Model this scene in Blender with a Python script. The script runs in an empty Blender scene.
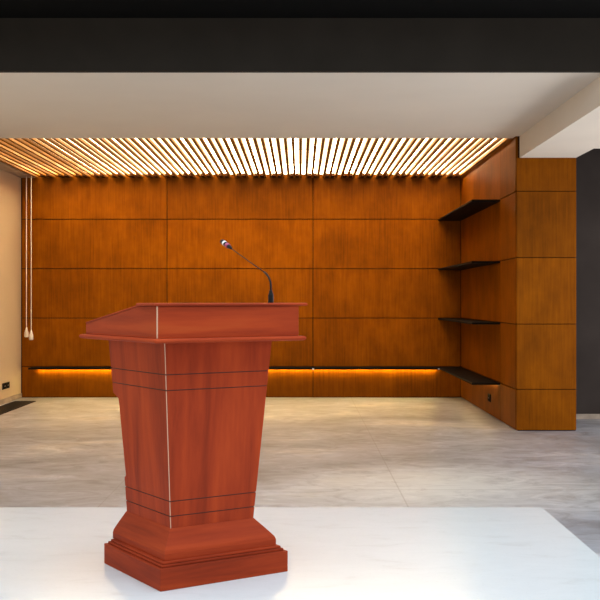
import bpy, bmesh, math, random
from mathutils import Vector, Matrix
random.seed(7)
S = bpy.context.scene
COL = S.collection

# ------------------------------------------------------------ camera, world, lights, exposure
cam = bpy.data.cameras.new('camera')
cam.sensor_width = 36.0
cam.lens = 65.46
cam.clip_end = 100
camo = bpy.data.objects.new('camera', cam)
camo.location = (0, 0, 1.2)
camo.rotation_euler = (math.pi/2, 0, 0)
cam.shift_y = 0.3/600
COL.objects.link(camo)
S.camera = camo

S.view_settings.view_transform = 'Standard'
S.view_settings.look = 'None'
S.view_settings.gamma = 1
S.view_settings.exposure = 0.0

W = bpy.data.worlds.new('world'); S.world = W
W.use_nodes = True
W.node_tree.nodes['Background'].inputs[0].default_value = (0.95, 0.97, 1.0, 1)
W.node_tree.nodes['Background'].inputs[1].default_value = 0.15

def area(name, loc, rot, sx, sy, power, color):
    l = bpy.data.lights.new(name, 'AREA')
    l.shape = 'RECTANGLE'; l.size = sx; l.size_y = sy
    l.energy = power; l.color = color
    o = bpy.data.objects.new(name, l)
    o.location = loc; o.rotation_euler = rot
    COL.objects.link(o)
    return o
# added unseen fill lights: behind the viewer, at both sides and overhead
area('front_fill_light', (0.4, -0.7, 1.6), (math.radians(90), 0, 0), 6.5, 2.4, 70, (1.0, 0.97, 0.94))
area('fill_light_right', (4.15, 7.0, 1.25), (0, math.radians(90), 0), 2.2, 6.5, 168, (1.0, 0.97, 0.94))
area('fill_light_left', (-3.4, 6.6, 1.25), (0, math.radians(-90), 0), 2.2, 5.0, 20, (1.0, 0.78, 0.55))
area('overhead_fill_light', (-0.15, 3.9, 2.98), (0, 0, 0), 4.2, 3.8, 172, (0.78, 0.915, 1.0))

# ------------------------------------------------------------ materials
def new_mat(name):
    m = bpy.data.materials.new(name); m.use_nodes = True
    nt = m.node_tree
    return m, nt, nt.nodes['Principled BSDF']
def N(nt, t, **kw):
    n = nt.nodes.new(t)
    for k, v in kw.items():
        if k in n.inputs: n.inputs[k].default_value = v
        else: setattr(n, k, v)
    return n
def L(nt, a, b): nt.links.new(a, b)
def ramp(nt, fac, stops):
    r = nt.nodes.new('ShaderNodeValToRGB')
    e = r.color_ramp.elements
    while len(e) < len(stops): e.new(0.5)
    for el, (p, c) in zip(e, stops):
        el.position = p; el.color = (*c, 1)
    L(nt, fac, r.inputs[0])
    return r.outputs[0]
def coords(nt, world, scale):
    if world:
        src = nt.nodes.new('ShaderNodeNewGeometry').outputs['Position']
    else:
        src = nt.nodes.new('ShaderNodeTexCoord').outputs['Object']
    mp = nt.nodes.new('ShaderNodeMapping')
    mp.inputs['Scale'].default_value = scale
    L(nt, src, mp.inputs[0])
    return mp.outputs[0]
def mixc(nt, a, b, fac, mode='MIX'):
    m = nt.nodes.new('ShaderNodeMix'); m.data_type = 'RGBA'; m.blend_type = mode
    if isinstance(fac, float): m.inputs[0].default_value = fac
    else: L(nt, fac, m.inputs[0])
    for i, s in ((6, a), (7, b)):
        if isinstance(s, tuple): m.inputs[i].default_value = (*s, 1)
        else: L(nt, s, m.inputs[i])
    return m.outputs[2]

def plain(name, c, rough=0.5, metal=0.0, spec=0.5, mottling=0.06, scale=6):
    m, nt, b = new_mat(name)
    n = N(nt, 'ShaderNodeTexNoise', Scale=scale, Detail=4)
    L(nt, coords(nt, False, (1, 1, 1)), n.inputs['Vector'])
    lo = tuple(x*(1-mottling) for x in c); hi = tuple(min(1, x*(1+mottling)) for x in c)
    L(nt, ramp(nt, n.outputs['Fac'], [(0.3, lo), (0.7, hi)]), b.inputs['Base Color'])
    b.inputs['Roughness'].default_value = rough
    b.inputs['Metallic'].default_value = metal
    b.inputs['Specular IOR Level'].default_value = spec
    return m

def emit(name, c, s):
    m, nt, b = new_mat(name)
    b.inputs['Base Color'].default_value = (0.8, 0.8, 0.8, 1)
    b.inputs['Emission Color'].default_value = (*c, 1)
    b.inputs['Emission Strength'].default_value = s
    return m

def diffuser_mat(power):
    # lamp tubes behind a warm diffuser: one tube over every third slat
    m, nt, b = new_mat('warm_light_diffuser')
    # power sets how bright the lamps of this row are
    sep = nt.nodes.new('ShaderNodeSeparateXYZ')
    L(nt, nt.nodes.new('ShaderNodeNewGeometry').outputs['Position'], sep.inputs[0])
    a = N(nt, 'ShaderNodeMath', operation='MULTIPLY_ADD')
    L(nt, sep.outputs['X'], a.inputs[0])
    k = 2*math.pi/(3*0.0722)
    a.inputs[1].default_value = k; a.inputs[2].default_value = -k*(1.985-0.03-0.0722)
    c = N(nt, 'ShaderNodeMath', operation='COSINE'); L(nt, a.outputs[0], c.inputs[0])
    r = N(nt, 'ShaderNodeMapRange'); r.inputs[1].default_value = 0.3; r.inputs[2].default_value = 1.0
    r.inputs[3].default_value = 3.4*power; r.inputs[4].default_value = 18.0*power
    L(nt, c.outputs[0], r.inputs[0])
    L(nt, r.outputs[0], b.inputs['Emission Strength'])
    b.inputs['Emission Color'].default_value = (1.0, 0.765, 0.43, 1)
    return m

def veneer(name, dark, mid, light):
    # brown orange wood veneer: fine upright grain over soft cloudy blotches
    m, nt, b = new_mat(name)
    g = N(nt, 'ShaderNodeTexNoise', Scale=1.0, Detail=5, Roughness=0.6)
    L(nt, coords(nt, True, (55, 55, 2.2)), g.inputs['Vector'])
    c = N(nt, 'ShaderNodeTexNoise', Scale=1.0, Detail=6, Roughness=0.62)
    L(nt, coords(nt, True, (3.0, 3.0, 2.2)), c.inputs['Vector'])
    mix = N(nt, 'ShaderNodeMath', operation='MULTIPLY_ADD')
    L(nt, g.outputs['Fac'], mix.inputs[0]); mix.inputs[1].default_value = 0.42
    sc = N(nt, 'ShaderNodeMath', operation='MULTIPLY'); sc.inputs[1].default_value = 0.58
    L(nt, c.outputs['Fac'], sc.inputs[0]); L(nt, sc.outputs[0], mix.inputs[2])
    col = ramp(nt, mix.outputs[0], [(0.30, dark), (0.5, mid), (0.72, light)])
    oi = nt.nodes.new('ShaderNodeObjectInfo')
    mr = N(nt, 'ShaderNodeMapRange'); mr.inputs[3].default_value = 0.86; mr.inputs[4].default_value = 1.1
    L(nt, oi.outputs['Random'], mr.inputs[0])
    vm = N(nt, 'ShaderNodeVectorMath', operation='SCALE')
    L(nt, col, vm.inputs[0]); L(nt, mr.outputs[0], vm.inputs['Scale'])
    L(nt, vm.outputs[0], b.inputs['Base Color'])
    b.inputs['Roughness'].default_value = 0.5
    b.inputs['Specular IOR Level'].default_value = 0.05
    return m

def mahogany(name, scale, bright=1.0):
    m, nt, b = new_mat(name)
    g = N(nt, 'ShaderNodeTexNoise', Scale=1.0, Detail=5, Roughness=0.55, Distortion=0.4)
    L(nt, coords(nt, False, scale), g.inputs['Vector'])
    f = N(nt, 'ShaderNodeTexNoise', Scale=1.0, Detail=3, Roughness=0.6)
    L(nt, coords(nt, False, tuple(s*6 for s in scale)), f.inputs['Vector'])
    a = N(nt, 'ShaderNodeMath', operation='MULTIPLY_ADD')
    L(nt, f.outputs['Fac'], a.inputs[0]); a.inputs[1].default_value = 0.15
    sc = N(nt, 'ShaderNodeMath', operation='MULTIPLY'); sc.inputs[1].default_value = 0.75
    L(nt, g.outputs['Fac'], sc.inputs[0]); L(nt, sc.outputs[0], a.inputs[2])
    k = lambda c: tuple(x*bright for x in c)
    col = ramp(nt, a.outputs[0], [(0.33, k((0.26, 0.036, 0.015))), (0.43, k((0.35, 0.047, 0.017))),
                                  (0.55, k((0.44, 0.062, 0.019))), (0.70, k((0.48, 0.085, 0.024)))])
    L(nt, col, b.inputs['Base Color'])
    b.inputs['Roughness'].default_value = 0.42
    b.inputs['Specular IOR Level'].default_value = 0.03
    return m

def floor_mat():
    m, nt, b = new_mat('travertine_floor')
    n1 = N(nt, 'ShaderNodeTexNoise', Scale=1.0, Detail=7, Roughness=0.58, Distortion=0.5)
    L(nt, coords(nt, True, (0.75, 1.1, 1)), n1.inputs['Vector'])
    n2 = N(nt, 'ShaderNodeTexNoise', Scale=1.0, Detail=9, Roughness=0.68, Distortion=1.4)
    L(nt, coords(nt, True, (3.4, 4.6, 1)), n2.inputs['Vector'])
    base = ramp(nt, n1.outputs['Fac'], [(0.32, (0.228, 0.217, 0.232)), (0.44, (0.293, 0.295, 0.33)),
                                        (0.56, (0.378, 0.385, 0.432)), (0.68, (0.56, 0.54, 0.53))])
    vein = ramp(nt, n2.outputs['Fac'], [(0.34, (0.58, 0.53, 0.48)), (0.44, (0.84, 0.81, 0.78)), (0.54, (0.98, 0.97, 0.96)), (0.64, (1.2, 1.2, 1.21))])
    col = mixc(nt, base, vein, 0.8, 'MULTIPLY')
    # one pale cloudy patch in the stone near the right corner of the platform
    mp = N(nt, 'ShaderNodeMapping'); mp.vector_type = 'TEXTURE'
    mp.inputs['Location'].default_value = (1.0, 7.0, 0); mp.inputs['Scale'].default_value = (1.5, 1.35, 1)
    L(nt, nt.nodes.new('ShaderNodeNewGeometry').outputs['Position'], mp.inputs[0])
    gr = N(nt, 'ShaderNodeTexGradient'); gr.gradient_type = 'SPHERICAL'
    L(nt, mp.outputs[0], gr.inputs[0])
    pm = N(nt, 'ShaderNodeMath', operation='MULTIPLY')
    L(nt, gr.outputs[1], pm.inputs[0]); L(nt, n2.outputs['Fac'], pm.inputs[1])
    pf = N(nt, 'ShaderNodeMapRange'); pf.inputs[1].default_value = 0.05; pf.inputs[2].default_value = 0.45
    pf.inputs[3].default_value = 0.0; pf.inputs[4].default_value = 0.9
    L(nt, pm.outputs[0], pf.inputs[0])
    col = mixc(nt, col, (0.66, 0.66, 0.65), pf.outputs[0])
    # thin joints of the big tiles
    sep = nt.nodes.new('ShaderNodeSeparateXYZ')
    L(nt, nt.nodes.new('ShaderNodeNewGeometry').outputs['Position'], sep.inputs[0])
    def joint(out, off, size, w):
        a = N(nt, 'ShaderNodeMath', operation='ADD'); a.inputs[1].default_value = off + 50*size
        L(nt, out, a.inputs[0])
        mo = N(nt, 'ShaderNodeMath', operation='MODULO'); mo.inputs[1].default_value = size
        L(nt, a.outputs[0], mo.inputs[0])
        lt = N(nt, 'ShaderNodeMath', operation='LESS_THAN'); lt.inputs[1].default_value = w
        L(nt, mo.outputs[0], lt.inputs[0])
        return lt.outputs[0]
    j = N(nt, 'ShaderNodeMath', operation='MAXIMUM')
    L(nt, joint(sep.outputs['X'], -0.624, 1.8, 0.009), j.inputs[0])
    L(nt, joint(sep.outputs['Y'], -10.2, 3.3, 0.02), j.inputs[1])
    jj = N(nt, 'ShaderNodeMath', operation='MULTIPLY'); jj.inputs[1].default_value = 0.3
    L(nt, j.outputs[0], jj.inputs[0])
    col = mixc(nt, col, (0.14, 0.11, 0.085), jj.outputs[0])
    L(nt, col, b.inputs['Base Color'])
    b.inputs['Roughness'].default_value = 0.38
    b.inputs['Specular IOR Level'].default_value = 0.4
    return m

def quartz_mat():
    m, nt, b = new_mat('white_quartz')
    n1 = N(nt, 'ShaderNodeTexNoise', Scale=1.0, Detail=6, Roughness=0.6, Distortion=0.8)
    L(nt, coords(nt, True, (4, 9, 4)), n1.inputs['Vector'])
    n2 = N(nt, 'ShaderNodeTexNoise', Scale=60, Detail=3)
    L(nt, coords(nt, True, (1, 1, 1)), n2.inputs['Vector'])
    c1 = ramp(nt, n1.outputs['Fac'], [(0.28, (0.69, 0.715, 0.735)), (0.42, (0.745, 0.78, 0.81)), (0.7, (0.775, 0.81, 0.84))])
    c2 = ramp(nt, n2.outputs['Fac'], [(0.28, (0.93, 0.93, 0.93)), (0.42, (1, 1, 1))])
    L(nt, mixc(nt, c1, c2, 0.7, 'MULTIPLY'), b.inputs['Base Color'])
    b.inputs['Roughness'].default_value = 0.22
    b.inputs['Specular IOR Level'].default_value = 0.5
    return m

M = dict(
    veneer=veneer('brown_wood_veneer', (0.11, 0.029, 0.0), (0.195, 0.053, 0.0), (0.29, 0.085, 0.0005)),
    seam=plain('dark_seam_backing', (0.035, 0.012, 0.004), 0.8, spec=0.1),
    slat=plain('oak_slat', (0.24, 0.095, 0.008), 0.55, mottling=0.15, scale=9, spec=0.1),
    plaster=plain('pale_plaster', (0.70, 0.65, 0.585), 0.9, mottling=0.02, scale=2, spec=0.1),
    cream=plain('cream_wall_paint', (0.60, 0.475, 0.315), 0.85, mottling=0.02, scale=2, spec=0.15),
    charcoal=plain('charcoal_paint', (0.029, 0.0245, 0.020), 0.85, mottling=0.12, scale=3, spec=0.1),
    slate=plain('slate_grey_wall', (0.042, 0.033, 0.030), 0.8, mottling=0.15, scale=3, spec=0.15),
    black=plain('black_ceiling_paint', (0.004, 0.004, 0.004), 0.9, spec=0.05),
    floor=floor_mat(), quartz=quartz_mat(),
    skirting=plain('stone_skirting', (0.36, 0.29, 0.23), 0.5, mottling=0.2, scale=8),
    shelf=plain('dark_bronze_metal', (0.006, 0.004, 0.003), 0.7, spec=0.08),
    end_block=plain('nickel', (0.75, 0.72, 0.66), 0.25, metal=1.0),
    panel_front=diffuser_mat(0.75), panel_middle=diffuser_mat(1.0), panel_rear=diffuser_mat(2.0),
    led=emit('orange_led', (1.0, 0.72, 0.2), 62.0),
    led_dim=emit('dim_orange_led', (1.0, 0.70, 0.3), 14.0),
    frame=plain('panel_joint_profile', (0.25, 0.15, 0.06), 0.6),
    cord=plain('white_cord', (0.85, 0.75, 0.6), 0.7),
    tassel=plain('cream_plastic', (0.8, 0.76, 0.68), 0.4),
    socket=plain('black_plastic', (0.008, 0.007, 0.006), 0.6, spec=0.1),
    socket_in=plain('matt_black_plastic', (0.003, 0.003, 0.003), 0.7, spec=0.1),
    glint=plain('grey_pin', (0.35, 0.34, 0.32), 0.3, metal=0.8),
    grille=plain('dark_grille_metal', (0.012, 0.010, 0.009), 0.6, spec=0.12),
    mv=mahogany('red_mahogany_upright_grain', (11, 11, 0.9)),
    mh=mahogany('red_mahogany_level_grain', (1.1, 1.1, 15), 0.92),
    groove=plain('dark_groove', (0.10, 0.02, 0.012), 0.6),
    trim=plain('painted_edge_highlight', (0.62, 0.36, 0.24), 0.4, mottling=0.05),  # pale colour stands in for the highlight along the lectern corners
    micblack=plain('black_rubber', (0.004, 0.004, 0.0045), 0.5, spec=0.2),
    micneck=plain('black_metal_neck', (0.006, 0.004, 0.004), 0.5, spec=0.2),
    micred=plain('magenta_ring', (0.36, 0.05, 0.13), 0.35),
    micwhite=plain('white_ring', (0.85, 0.83, 0.8), 0.3),
)

# ------------------------------------------------------------ builders
def box(bm, x0, x1, y0, y1, z0, z1):
    vs = [bm.verts.new((x, y, z)) for x in (x0, x1) for y in (y0, y1) for z in (z0, z1)]
    for q in ((0, 1, 3, 2), (4, 6, 7, 5), (0, 4, 5, 1), (2, 3, 7, 6), (0, 2, 6, 4), (1, 5, 7, 3)):
        bm.faces.new([vs[i] for i in q])
def loft(bm, rings, mats=None, caps=True):
    """rings of equal point count, joined in order; mats = material index of each band"""
    vr = [[bm.verts.new(p) for p in r] for r in rings]
    n = len(vr[0])
    for k in range(len(vr)-1):
        for i in range(n):
            f = bm.faces.new((vr[k][i], vr[k][(i+1) % n], vr[k+1][(i+1) % n], vr[k+1][i]))
            if mats: f.material_index = mats[k]
    if caps:
        bm.faces.new(list(reversed(vr[0]))); bm.faces.new(vr[-1])
def rect(z, a0, a1, b0, b1): return [(a0, b0, z), (a1, b0, z), (a1, b1, z), (a0, b1, z)]
def circle(c, t, r, n=16):
    t = Vector(t).normalized()
    s = Vector((0, 1, 0)) if abs(t.y) < 0.9 else Vector((1, 0, 0))
    x = t.cross(s).normalized(); y = t.cross(x)
    return [tuple(Vector(c) + r*(math.cos(2*math.pi*i/n)*x + math.sin(2*math.pi*i/n)*y)) for i in range(n)]
def tube(bm, pts, radii, n=16):
    pts = [Vector(p) for p in pts]
    if not hasattr(radii, '__len__'): radii = [radii]*len(pts)
    rings = []
    for i, p in enumerate(pts):
        t = pts[min(i+1, len(pts)-1)] - pts[max(i-1, 0)]
        rings.append(circle(p, t, radii[i], n))
    loft(bm, rings)
def obj(name, fill, mats, parent=None, bevel=0.0, seg=2, smooth=False, loc=None):
    bm = bmesh.new(); fill(bm)
    bmesh.ops.recalc_face_normals(bm, faces=bm.faces)
    me = bpy.data.meshes.new(name); bm.to_mesh(me); bm.free()
    for m in (mats if isinstance(mats, (list, tuple)) else [mats]): me.materials.append(m)
    if smooth:
        for p in me.polygons: p.use_smooth = True
    o = bpy.data.objects.new(name, me); COL.objects.link(o)
    if parent: o.parent = parent
    if loc: o.location = loc
    if bevel:
        b = o.modifiers.new('bevel', 'BEVEL'); b.width = bevel; b.segments = seg; b.limit_method = 'ANGLE'
        b.angle_limit = math.radians(35)
        b.harden_normals = False
    return o
def tag(o, label, cat, group=None):
    o['label'] = label; o['category'] = cat
    if group: o['group'] = group
    return o
def thing(name, label, cat, loc=(0, 0, 0), rz=0, group=None):
    o = bpy.data.objects.new(name, None); COL.objects.link(o)
    o.location = loc; o.rotation_euler = (0, 0, rz); o.empty_display_size = 0.1
    return tag(o, label, cat, group)
def struct(name, fill, m, bevel=0.0):
    o = obj(name, fill, m, bevel=bevel); o['kind'] = 'structure'; return o
def bx(*a): return lambda bm: box(bm, *a)

# ------------------------------------------------------------ the room
YB, XR, XL = 13.47, 1.985, -3.448         # back wall, wooden side wall, cream wall
YP, XP = 10.02, 2.537                    # front of the wooden pier and its right edge
ZC, ZB = 2.71, 2.51                      # plaster ceiling, bulkhead underside
struct('floor', bx(-3.6, 4.4, -0.8, 13.7, -0.12, 0.0), M['floor'])
struct('wall_left', bx(XL-0.12, XL, -0.8, 13.7, 0.0, 3.06), M['cream'])
struct('wall_back', bx(XL, XP, YB+0.022, YB+0.2, 0.0, 3.06), M['seam'])
struct('wall_right', bx(XR+0.022, XP, YP+0.022, YB+0.022, 0.0, 3.06), M['seam'])
struct('wall_alcove', bx(XP, 4.3, 11.05, 11.2, 0.0, 3.06), M['slate'])
struct('wall_right_front', bx(4.2, 4.3, -0.8, 11.05, 0.0, 3.06), M['slate'])
def ceil(bm):
    box(bm, XL, 4.2, 7.22, 10.17, ZC, 3.06)
struct('ceiling', ceil, M['plaster'])
struct('ceiling_front', bx(XL, 4.2, -0.8, 7.2, 3.055, 3.15), M['black'])
struct('ceiling_plenum', bx(XL, XP, 10.17, YB+0.02, 2.95, 3.06), M['plaster'])
struct('ceiling_border', bx(XL, -3.27, 10.17, YB, ZC, 2.95), M['skirting'])
struct('trim_1', bx(XL, 4.2, 7.17, 7.22, ZC-0.004, 3.055), M['charcoal'])
def bulk(bm):
    pts = [(2.02, 7.22), (4.2, 7.22), (4.2, 9.42), (XP, 9.42), (XP, YP+0.02), (2.02, YP+0.02)]
    loft(bm, [[(x, y, ZB) for x, y in pts], [(x, y, ZC) for x, y in pts]])
struct('ceiling_bulkhead', bulk, M['plaster'])
struct('ceiling_recess', bx(XP, 4.2, 10.17, 11.05, 2.9, 3.06), M['slate'])
struct('baseboard_left', bx(XL, XL+0.014, -0.8, YB, 0.0, 0.055), M['skirting'])
struct('baseboard_alcove', bx(XP, 4.2, 11.035, 11.05, 0.0, 0.05), M['skirting'])

# wood cladding: separate panels with dark open joints
ROWS = [0.004, 0.38, 0.98, 1.59, 2.2, 2.94]
G = 0.0045
wb = bpy.data.objects['wall_back']; wr = bpy.data.objects['wall_right']
for x0, x1 in ((XL+0.012, -1.642), (-1.642, 0.16), (0.16, XR)):
    for z0, z1 in zip(ROWS, ROWS[1:]):
        obj('wall_panel', bx(x0+G, x1-G, YB, YB+0.021, z0+G, z1-G), M['veneer'], wb, bevel=0.002, seg=1)
for y0, y1 in ((YP+0.021, 10.82), (10.82, YB)):
    for z0, z1 in zip(ROWS, ROWS[1:]):
        obj('wall_panel', bx(XR, XR+0.021, y0+G*0.8, y1-G*0.8, z0+G, z1-G), M['veneer'], wr, bevel=0.002, seg=1)
for z0, z1 in zip(ROWS, ROWS[1:-1] + [ZB]):
    obj('wall_panel', bx(XR+0.006, XP, YP, YP+0.021, z0+G, z1-G*0.3), M['veneer'], wr, bevel=0.002, seg=1)

# ------------------------------------------------------------ slatted luminous ceiling
sc = thing('slat_ceiling', 'slatted wooden ceiling with light glowing between the slats', 'slatted ceiling', (0, 10.18, ZC))
PITCH = 0.0722
n = int((XR + 3.25)/PITCH)
first = None
for i in range(n+1):
    x = XR - 0.03 - i*PITCH
    if first is None:
        first = obj('slat', bx(-0.0145, 0.0145, 0, YB-10.19, 0, 0.027), M['slat'], sc, bevel=0.0015, seg=1)
        s = first
    else:
        s = first.copy(); COL.objects.link(s); s.parent = sc
    s.location = (x, 0, 0)
bk = None
def bf(bm):  # blocks added at every third slat to cast dark triangles on the wall
    for s in (-1, 1):
        x0, x1 = sorted((s*0.015, s*0.054))
        box(bm, x0, x1, YB-10.18-0.22, YB-10.185, 0.002, 0.036)
for i in range(1, n+1, 3):
    x = XR - 0.03 - i*PITCH
    if bk is None:
        bk = obj('end_block', bf, M['seam'], sc); b = bk
        b['label'] = 'dark block added at the slat end to shade the wall'
    else:
        b = bk.copy(); COL.objects.link(b); b.parent = sc
    b.location = (x, 0, 0)
for y0, y1, pm, lab in ((10.19, 11.22, 'panel_front', 'front row light panel above the ceiling slats, beside the plaster ceiling edge'),
                    (11.22, 12.36, 'panel_middle', 'middle light panel above the ceiling slats, between two thin dark joints'),
                    (12.36, 13.46, 'panel_rear', 'rear light panel above the ceiling slats, nearest the wooden back wall')):
    p = thing('light_panel', lab, 'light panel', ((XR-3.26)/2, (y0+y1)/2, 2.754), 0, 'light panels above the slats')
    hx, hy = (XR+3.26)/2-0.005, (y1-y0)/2
    obj('diffuser', bx(-hx+.012, hx-.012, -hy+.009, hy-.009, 0, 0.02), M[pm], p)
    def fr(bm):
        box(bm, -hx, hx, -hy, -hy+.009, -0.002, 0.05); box(bm, -hx, hx, hy-.009, hy, -0.002, 0.05)
        box(bm, -hx, -hx+.012, -hy+.009, hy-.009, -0.002, 0.05); box(bm, hx-.012, hx, -hy+.009, hy-.009, -0.002, 0.05)
        box(bm, -hx+.012, hx-.012, -hy+.009, hy-.009, 0.021, 0.05)
    obj('frame', fr, M['frame'], p)

# ------------------------------------------------------------ shelves and ledge
for z, lab in ((2.2, 'highest dark shelf on the wooden side wall, its underside visible'),
               (1.59, 'second dark shelf from the top on the wooden side wall'),
               (0.98, 'third dark shelf from the top, at about waist height on the side wall'),
               (0.38, 'lowest dark shelf on the wooden side wall, level with the lit ledge')):
    sh = tag(obj('wall_shelf', bx(-0.28, 0, 0, YB-10.82-.002, -0.02, 0), M['shelf'], bevel=0.002, seg=1, loc=(XR, 10.82, z)),
        lab, 'shelf', 'dark shelves on the side wall')
led = obj('led_strip', bx(-0.03, -0.016, 0.15, YB-10.82-0.05, -0.025, -0.02), M['led_dim'], sh)
led['label'] = 'dim orange light strip'
ld = thing('wall_ledge', 'long thin dark ledge low on the back wall with orange light beneath', 'ledge', (-3.3, 13.24, 0.38))
ln = XR - 0.28 + 3.3 - 0.001
obj('ledge_board', bx(0, ln, 0, YB-13.24, -0.022, 0), M['shelf'], ld, bevel=0.002, seg=1)
o = obj('led_strip', bx(0.07, ln-0.03, 0.197, 0.213, -0.027, -0.022), M['led'], ld); o['label'] = 'glowing orange strip'
for x in (0.16+3.3, ln-0.02):
    o = obj('clip', bx(x-0.01, x+0.01, -0.004, 0.0, -0.022, -0.002), M['end_block'], ld); o['label'] = 'small bright metal clip'

# ------------------------------------------------------------ blind cords, sockets, floor grille
for x, y, z, lab in ((-3.335, 13.3, 0.75, 'left of the two white cords hanging beside the cream wall'),
                     (-3.252, 13.2, 0.72, 'right of the two white cords hanging before the wood panels')):
    t = thing('blind_cord', lab, 'cord', (x, y, z), 0, 'hanging white cords')
    obj('cord', lambda bm: tube(bm, [(0, 0, 0.1), (0, 0, ZC-z-0.001)], 0.005, 8), M['cord'], t, smooth=False)
    obj('tassel', lambda bm: tube(bm, [(0, 0, 0), (0, 0, 0.01), (0, 0, 0.06), (0, 0, 0.1), (0, 0, 0.12)],
                                  [0.020, 0.027, 0.024, 0.012, 0.007], 14), M['tassel'], t, smooth=True)

t = thing('wall_socket', 'black double wall socket low on the cream wall', 'socket', (XL, 12.78, 0.2), math.pi/2)
# local x runs along the wall, local -y points into the room
obj('plate', bx(-0.15, 0.15, -0.008, 0, -0.037, 0.037), M['socket'], t, bevel=0.003)
for s in (-1, 1):
    f = obj('face', lambda bm: box(bm, s*0.07-0.045, s*0.07+0.045, -0.011, -0.008, -0.028, 0.028), M['socket_in'], t, bevel=0.002)
    for q in (-1, 1):
        obj('pin', lambda bm: box(bm, s*0.07+q*0.014-0.006, s*0.07+q*0.014+0.006, -0.0135, -0.011, -0.006, 0.006), M['glint'], f)
t = thing('wall_socket', 'small black wall socket under the lowest shelf on the wooden side wall', 'socket', (XR, 11.42, 0.18), -math.pi/2)
obj('plate', bx(-0.08, 0.08, -0.008, 0, -0.04, 0.04), M['socket'], t, bevel=0.003)
f = obj('face', bx(-0.06, 0.06, -0.011, -0.008, -0.03, 0.03), M['socket_in'], t, bevel=0.002)
for q in (-1, 1):
    obj('pin', lambda bm: box(bm, q*0.02-0.006, q*0.02+0.006, -0.0135, -0.011, -0.006, 0.006), M['glint'], f)

t = thing('floor_grille', 'dark metal floor grille along the foot of the cream wall', 'floor grille', (-3.26, 11.0, 0.0))
def gf(bm):
    hw, h0, h1 = 0.125, -2.6, 1.95
    box(bm, -hw, -hw+0.02, h0, h1, 0, 0.006); box(bm, hw-0.02, hw, h0, h1, 0, 0.006)
    box(bm, -hw+0.02, hw-0.02, h0, h0+0.02, 0, 0.006); box(bm, -hw+0.02, hw-0.02, h1-0.02, h1, 0, 0.006)
obj('frame', gf, M['grille'], t)
def gb(bm):
    box(bm, -0.105, 0.105, -2.58, 1.93, 0, 0.001)
    for k in range(6): box(bm, -0.1+k*0.036, -0.08+k*0.036, -2.58, 1.93, 0.001, 0.005)
obj('bars', gb, M['grille'], t)

# ------------------------------------------------------------ white platform
tag(obj('stone_platform', bx(-2.9, 1.345, 0.9, 6.06, 0.0, 0.05), M['quartz'], bevel=0.0012, seg=1),
    'low polished white stone platform under the red lectern', 'platform')

# ------------------------------------------------------------ lectern
LX, LY, LZ = -0.454, 4.70, 0.05
lec = thing('lectern', 'red mahogany lectern with tapering column and stepped base on the white platform', 'lectern',
            (LX, LY, LZ), math.atan2(.547, .837))
H = lambda z: z - LZ
obj('plinth', lambda bm: loft(bm, [rect(0, -.2984, .2984, -.2803, .2803), rect(.088, -.2984, .2984, -.2803, .2803)]),
    M['mh'], lec, bevel=0.003)
def steps(bm):
    for z0, z1, i in ((.088, .098, .013), (.098, .108, .022)):
        loft(bm, [rect(z0, -.2984+i, .2984-i, -.2803+i, .2803-i), rect(z1, -.2984+i, .2984-i, -.2803+i, .2803-i)])
obj('step_moulding', steps, M['mh'], lec, bevel=0.003)
def skirt(bm):
    a0, b0, b1 = .2620, -.2424, .268
    a1, c0, c1 = .1975, -.1665, .2
    rs = [rect(.108, -a0, a0, b0, b1), rect(.134, -a0, a0, b0, b1)]
    for t, z in ((0.06, .146), (0.2, .158), (0.5, .1815), (0.8, .2035), (1.0, .2185)):
        rs.append(rect(z, -(a0+(a1-a0)*t), a0+(a1-a0)*t, b0+(c0-b0)*t, b1+(.2705-b1)*t))
    loft(bm, rs)
obj('base_skirt', skirt, M['mh'], lec)
ZT, Z0 = H(1.036), H(.265)
def cring(z, inset=0.0):
    t = (ZT - z)/(ZT - Z0)
    a = .2529 + (.1958-.2529)*t - inset
    b0 = -.2247 + (-.1642+.2247)*t + inset
    zz = z + LZ
    if zz > .785: b1 = .340 - .012*min(1, (1.036-zz)/.2)
    elif zz > .425: b1 = .274 + (.250-.274)*(.785-zz)/(.785-.42)
    else: b1 = .267
    return rect(z, -a, a, b0, b1 - inset)
def column(bm):
    rs, ms = [], []
    def add(z, inset=0.0, m=0):
        rs.append(cring(H(z), inset)); ms.append(m)
    add(.265)
    for g in (.318, .380):
        add(g-.002); add(g-.0013, .003, 1); add(g+.0013, .003, 1); add(g+.002, 0, 1)
    add(.418); add(.432); add(.768); add(.792)
    for g in (.836, .900):
        add(g-.002); add(g-.0013, .003, 1); add(g+.0013, .003, 1); add(g+.002, 0, 1)
    add(1.031)
    loft(bm, rs, ms[1:])
obj('column', column, [M['mv'], M['groove']], lec)
def cedge(bm):  # highlight of the column corner, made as a thin pale strip
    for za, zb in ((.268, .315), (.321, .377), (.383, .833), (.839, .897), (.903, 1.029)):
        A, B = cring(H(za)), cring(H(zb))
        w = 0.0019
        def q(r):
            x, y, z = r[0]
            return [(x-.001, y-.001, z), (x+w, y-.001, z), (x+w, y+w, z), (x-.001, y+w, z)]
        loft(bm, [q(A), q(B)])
o = obj('edge_highlight', cedge, M['trim'], lec); o['label'] = 'pale strip painted as a highlight down the front corner of the column'
# ledge under the desk box with a rounded nose
def ledge(bm):
    rs = []
    a, b0, b1 = .3526, -.3400, .4341
    for k in range(9):
        th = -math.pi/2 + math.pi*k/8
        i = .012*(1-math.cos(th))
        rs.append(rect(H(1.0405)+.0095*math.sin(th), -a+i, a-i, b0+i, b1-i))
    loft(bm, rs)
obj('desk_ledge', ledge, M['mh'], lec, smooth=False)
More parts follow.
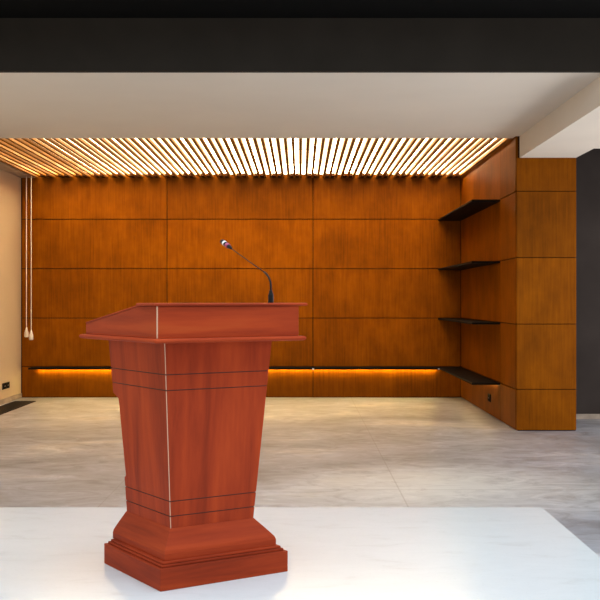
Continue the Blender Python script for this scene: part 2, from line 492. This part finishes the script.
# desk box: level strip at the front, then falling towards the reader's side
prof = [(-.3151, 1.050), (.4084, 1.050), (.4084, 1.096), (-.155, 1.1765), (-.3151, 1.1765)]
def desk(bm):
    loft(bm, [[(-.3299, b, H(z)) for b, z in prof], [(.3299, b, H(z)) for b, z in prof]])
obj('desk_box', desk, M['mh'], lec, bevel=0.0015, seg=1)
def board(bm):
    p = [(-.150, 1.1772), (.4084, 1.0972), (.4140, 1.1022), (-.150, 1.1835)]
    loft(bm, [[(-.3299, b, H(z)) for b, z in p], [(.3299, b, H(z)) for b, z in p]])
obj('reading_board', board, M['mh'], lec)
def cap(bm):
    rs = []
    for k in range(7):
        th = -math.pi/2 + math.pi*k/6
        i = .006*(1-math.cos(th))
        rs.append(rect(H(1.183)+.006*math.sin(th), -.345+i, .371-i, -.323+i, -.152-i))
    loft(bm, rs)
obj('top_rail', cap, M['mh'], lec)
o = obj('edge_highlight', bx(-.331, -.3265, -.3162, -.3117, H(1.051), H(1.176)), M['trim'], lec)
o['label'] = 'pale strip painted as a highlight on the front corner of the desk box'

# ------------------------------------------------------------ microphone
V = Vector((-.547, .837, 0)); U = Vector((.837, .547, 0))
mb = Vector((LX, LY, 0)) + U*.25 + V*(-.22)
mic = thing('gooseneck_microphone', 'slim black gooseneck microphone standing on the lectern top', 'microphone',
            (mb.x, mb.y, 1.1892), math.atan2(V.y, V.x))
# local x points towards the reader
def mbase(bm):
    tube(bm, [(0, 0, 0), (0, 0, .002), (0, 0, .034), (0, 0, .04), (0, 0, .052), (0, 0, .056)], [.0115, .0125, .0118, .0095, .0065, .0045])
obj('base', mbase, M['micblack'], mic, smooth=False)
path = [(0, .05), (0.0, .072), (.004, .090), (.016, .108), (.033, .122), (.055, .133)]
obj('gooseneck', lambda bm: tube(bm, [(x, 0, z) for x, z in path], .0042, 10), M['micblack'], mic, smooth=True)
obj('stem', lambda bm: tube(bm, [(.053, 0, .132), (.18, 0, .181), (.338, 0, .2445)], [.0026, .0022, .0022], 10), M['micneck'], mic, smooth=True)
d = Vector((.1, 0, .041)).normalized(); e = Vector((.334, 0, .2429))
at = lambda s: tuple(e + d*s)
obj('head_cone', lambda bm: tube(bm, [at(0), at(.012), at(.034)], [.003, .006, .0098], 14), M['micblack'], mic, smooth=True)
o = obj('ring', lambda bm: tube(bm, [at(.034), at(.037), at(.052), at(.055)], [.0100, .0116, .0116, .0102], 16), M['micred'], mic, smooth=True)
o['label'] = 'magenta ring'
o = obj('collar', lambda bm: tube(bm, [at(.066), at(.068), at(.080), at(.082)], [.0104, .0118, .0118, .0104], 16), M['micwhite'], mic, smooth=True)
o['label'] = 'white ring'
obj('capsule', lambda bm: tube(bm, [at(.055), at(.057), at(.082), at(.094), at(.103), at(.107)],
                               [.0100, .0110, .0115, .0120, .0095, .005], 16), M['micblack'], mic, smooth=True)
